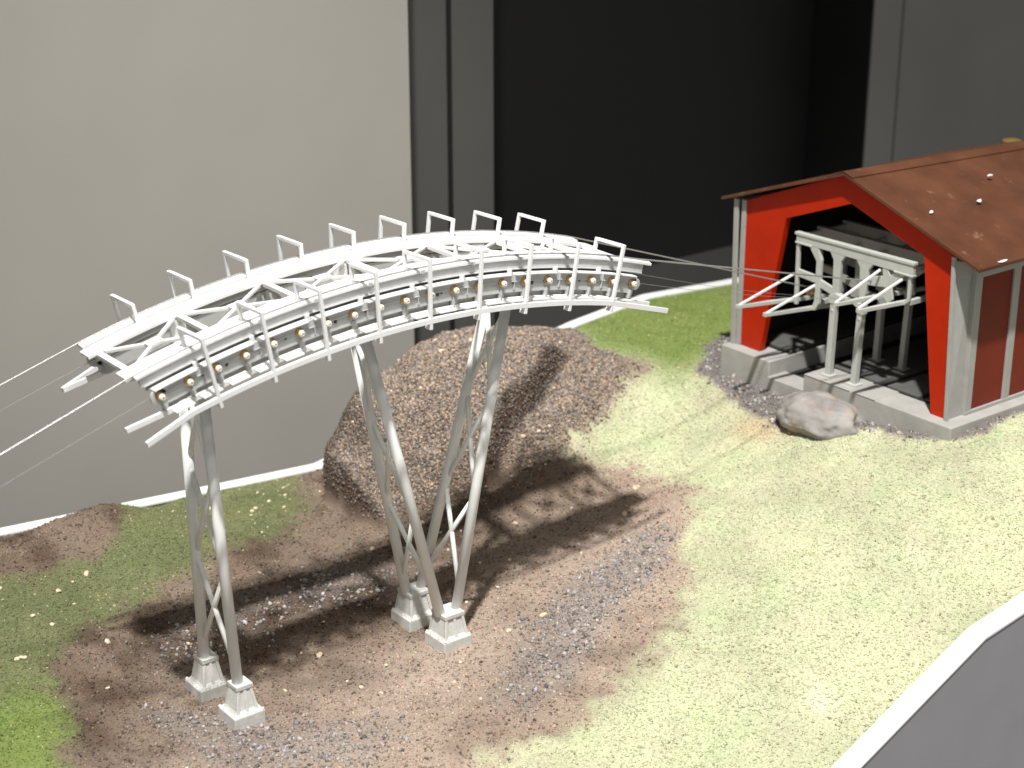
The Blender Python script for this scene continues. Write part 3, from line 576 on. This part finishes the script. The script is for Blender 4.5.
# ------------------------------------------------------------------ single pale crumbs one can point at
def crumb_mesh(seed,r):
    rnd=random.Random(seed); bm=bmesh.new(); bmesh.ops.create_icosphere(bm,subdivisions=2,radius=r)
    k=[Vector((rnd.gauss(0,1),rnd.gauss(0,1),rnd.gauss(0,1))).normalized() for _ in range(7)]; dd=[rnd.uniform(.45,.85)*r for _ in k]
    for v in bm.verts:
        for a,d in zip(k,dd):
            e=v.co.dot(a)-d
            if e>0: v.co-=a*e*.9
        v.co.x*=1.25; v.co.z*=.75
    me=bpy.data.meshes.new('crumb'); bm.to_mesh(me); bm.free(); me.materials.append(M['crumb']); return me
CM=[crumb_mesh(i,.03) for i in range(6)]
def crumbs(n,box,label,group,ok,smin=.55,smax=1.25):
    k=0; t=0
    while k<n and t<4000:
        t+=1; x=random.uniform(box[0],box[1]); y=random.uniform(box[2],box[3])
        if not ok(np.array([x]),np.array([y]))[0]: continue
        if 5.5<x<10.3 and -1.6<y<2.2: continue
        o=bpy.data.objects.new('pale_crumb',CM[k%6]); COL.objects.link(o); s=smin*(smax/smin)**(random.random()**1.5)
        o.scale=(s,s,s); o.rotation_euler=(random.uniform(-.5,.5),random.uniform(-.5,.5),random.uniform(0,6.3)); z=float(bil(ZD,np.array([x]),np.array([y]))[0]); o.location=(x,y,z+.008*s)
        tag(o,label,'crumb',group); k+=1
isturf=lambda x,y: bil(TURF,x,y)>.6
nott=lambda x,y: bil(TURF,x,y)<.3
crumbs(26,(-4.0,1.0,1.2,4.8),'pale crumb lying on the left green turf bank','crumbs on the left turf',isturf)
crumbs(42,(.9,5.6,2.0,4.4),'pale crumb lying on the brown gritty mound','crumbs on the mound',nott)
crumbs(46,(-3.2,3.9,-1.6,2.6),'pale crumb lying on the bare soil of the hollow','crumbs on the bare soil',nott)
crumbs(46,(1.6,6.0,-3.0,3.2),'pale crumb lying on the sunlit dry turf slope'.replace('sunlit ','') ,'crumbs on the right turf',isturf,.45,1.0)
crumbs(34,(4.75,5.25,.15,.75),'small pale crumb lying in the scatter beside the boulder','crumbs beside the boulder',lambda x,y:x>0,.35,.8)
crumbs(26,(5.02,5.40,-.30,.62),'small pale crumb in the row along the foot of the boulder','crumbs at the boulder foot',lambda x,y:abs(x-(5.06+.27*(.55-y)/.75)+.03)<.05,.4,.9)
# crumbs on the roof
PM=[crumb_mesh(40+i,.03) for i in range(3)]
for me in PM: me.materials.clear(); me.materials.append(M['plaster'])
def on_roof(x,y): k=(y+1.62)/(.335+1.62); return 3.285+k*.67-RD*(x-5.75)*(1 if y>.04 else .25)
RC=[(6.12,-.62,1.0,'white crumb on the brown roof, lowest of the three near the gable'),(6.95,-.62,1.25,'white crumb on the brown roof, the rounder one in the middle of the slope'),(7.6,-.25,1.2,'white crumb high on the brown roof nearest the ridge'),(8.1,-.62,.8,'small white crumb at the right edge of the brown roof'),(6.15,-1.60,1.1,'white flake lying on the eave at the roof corner')]
for i,(x,y,s,l) in enumerate(RC):
    o=bpy.data.objects.new('white_crumb',PM[i%3]); COL.objects.link(o); o.scale=(s*(2.2 if i==4 else .85),s*.8,s*.9*(.5 if i==4 else 1)); o.location=(x,y,on_roof(x,y)+.012); tag(o,l,'crumb','crumbs on the station roof')

# ------------------------------------------------------------------ boulder in front of the station
rm=mat('boulder_stone',(.27,.255,.24),.85,mott=.3,scale=5,bump=.6,bscale=16,speck=((.50,.27,.16),3.4,.55,.6))
bm=bmesh.new(); bmesh.ops.create_icosphere(bm,subdivisions=5,radius=1)
rnd=random.Random(5); k=[Vector((rnd.gauss(0,1),rnd.gauss(0,1),rnd.gauss(0,.8))).normalized() for _ in range(9)]; k+= [Vector((-.2,-.5,.85)).normalized(),Vector((.3,-.9,.25)).normalized()]; dd=[rnd.uniform(.80,.96) for _ in k]
from mathutils import noise
for v in bm.verts:
    for a,d in zip(k,dd):
        e=v.co.dot(a)-d
        if e>0: v.co-=a*e*.85
    p=v.co.copy(); v.co*=1+.10*noise.noise(p*2.2)+.05*noise.noise(p*6)+.02*noise.noise(p*15)
    v.co.x*=.41; v.co.y*=.56; v.co.z*=.29
me=bpy.data.meshes.new('boulder'); bm.to_mesh(me); bm.free(); me.polygons.foreach_set('use_smooth',[True]*len(me.polygons)); me.materials.append(rm)
bo=bpy.data.objects.new('boulder',me); COL.objects.link(bo); bo.location=(5.40,.17,1.12); bo.rotation_euler=(0,R(6),R(4))
tag(bo,'grey boulder with rusty top lying in front of the station foundation','boulder')

# ------------------------------------------------------------------ tray: rims that follow the ground and flat sides
tray=thing('display_tray','white rimmed display tray with smooth grey sides holding the modelled hillside','display tray',(2.4,.8,-3))
def rim(y0,y1,yk,name):
    b=MB(); X=np.arange(-7.2,11.61,.1); Z=height(X,np.full_like(X,yk),False)
    Z=np.interp(X,RIMX,RIMZ) if yk<0 else np.interp(X,REARX,REARZ)
    b.sweep([[(x,y0,z-.03),(x,y1,z-.03),(x,y1,z+.012),(x,y0,z+.012)] for x,z in zip(X,Z)]); b.build(name,M['rim'],tray,.012)
    return X,Z
REARX=[-7.2,-2.61,0,1.62,2.6,5.2,5.81,7.13,8.81,11.6]; REARZ=[.55,.17,-.02,-.13,.1,.8,.90,1.03,.93,.85]
RIMX=[-7.2,-2,0,1.0,1.86,3.70,4.56,6.5,8.5,11.6]; RIMZ=[-.6,-.66,-.62,-.76,-.38,.455,.585,.83,.98,1.08]
Xf,Zf=rim(-3.63,-3.40,-3.4,'rim'); Xr,Zr=rim(4.99,5.17,5.0,'rim')
b=MB(); b.sweep([[(x,-3.62,-3),(x,-3.5,-3),(x,-3.5,z-.025),(x,-3.62,z-.025)] for x,z in zip(Xf,Zf)]); b.build('side_wall',M['side'],tray)
b=MB(); b.sweep([[(x,5.05,-3),(x,5.15,-3),(x,5.15,z-.025),(x,5.05,z-.025)] for x,z in zip(Xr,Zr)]); b.build('side_wall',M['side'],tray)
b=MB(); b.box((-7.2,-3.58,-3.1),(11.6,5.1,-2.9)); b.build('tray_floor',M['side'],tray)

# ------------------------------------------------------------------ room behind
def structure(o): o['kind']='structure'; return o
b=MB(); b.box((-14,7.0,-9),(4.46,7.35,9)); structure(b.build('wall',M['wall']))
b=MB(); b.box((4.46,7.25,-9),(4.62,7.4,9)); structure(b.build('wall_edge',M['black']))
b=MB(); b.box((4.6,7.9,-9),(6.58,8.3,9)); structure(b.build('wall',M['darkwall']))
b=MB(); b.box((5.74,7.86,-9),(5.80,7.902,9)); structure(b.build('wall_trim',M['black']))
b=MB(); b.box((6.5,9.58,-9),(17.5,9.9,-.36)); structure(b.build('wall',M['darkwall']))
b=MB(); b.box((6.5,9.6,-.36),(17.5,9.9,9)); structure(b.build('wall_recess',M['black']))
b=MB(); b.box((15.2,8.2,-9),(24,8.6,9)); structure(b.build('wall',M['sidewall'])); b=MB(); b.box((15.17,8.22,-9),(15.199,9.58,9)); structure(b.build('wall_edge',M['black']))
b=MB(); b.box((15.95,8.185,-9),(15.98,8.205,9)); structure(b.build('wall_trim',M['darkwall']))
b=MB(); b.box((6.585,7.92,-9),(6.60,9.58,9)); structure(b.build('wall_edge',M['black'])); 
b=MB(); b.box((-16,-18,-9.2),(24,11,-9)); structure(b.build('floor',M['floor']))

# ------------------------------------------------------------------ light
def spot(name,loc,aim,power,size,blend,rad,col=(1,.95,.88)):
    l=bpy.data.lights.new(name,'SPOT'); l.energy=power; l.spot_size=R(size); l.spot_blend=blend; l.shadow_soft_size=rad; l.color=col
    o=bpy.data.objects.new(name,l); COL.objects.link(o); o.location=loc; o.rotation_euler=(Vector(aim)-Vector(loc)).to_track_quat('-Z','Y').to_euler(); return o
spot('gallery_spot_lamp',(-16,-18.6,60),(3.0,-.9,.6),302000,26,1.0,1.2,(1,.98,.95))
spot('added_wall_fill',(-1.5,-7,15.5),(-.5,7,2.2),2600,50,.7,.8,(1,.97,.92))  # added unseen fill that brightens the left wall and the support
w=bpy.data.worlds.new('World'); S.world=w; w.use_nodes=True; nt=w.node_tree; bgn=nt.nodes['Background']   # the dim gallery: brighter towards the open room on the visitors' side
tc=nt.nodes.new('ShaderNodeTexCoord'); dp=nt.nodes.new('ShaderNodeVectorMath'); dp.operation='DOT_PRODUCT'; dp.inputs[1].default_value=(-.55,-.80,.22); nt.links.new(tc.outputs['Generated'],dp.inputs[0])
mr=nt.nodes.new('ShaderNodeMapRange'); mr.interpolation_type='SMOOTHSTEP'; mr.inputs['From Min'].default_value=-.1; mr.inputs['From Max'].default_value=1; mr.inputs['To Min'].default_value=.115; mr.inputs['To Max'].default_value=.42
nt.links.new(dp.outputs['Value'],mr.inputs['Value']); nt.links.new(mr.outputs['Result'],bgn.inputs['Strength']); bgn.inputs['Color'].default_value=(1,.985,.95,1)

# ------------------------------------------------------------------ camera
cd=bpy.data.cameras.new('camera'); cam=bpy.data.objects.new('camera',cd); COL.objects.link(cam); S.camera=cam
cam.location=(-9.34,-12.92,8.80); cam.rotation_euler=(R(69.5),0,R(-38)); cd.sensor_width=36; cd.lens=1800/1024*36; cd.clip_start=.1; cd.clip_end=200
cd.dof.use_dof=True; cd.dof.focus_distance=17.6; cd.dof.aperture_fstop=.68
S.view_settings.view_transform='Standard'; S.view_settings.look='None'; S.view_settings.exposure=0; S.view_settings.gamma=1
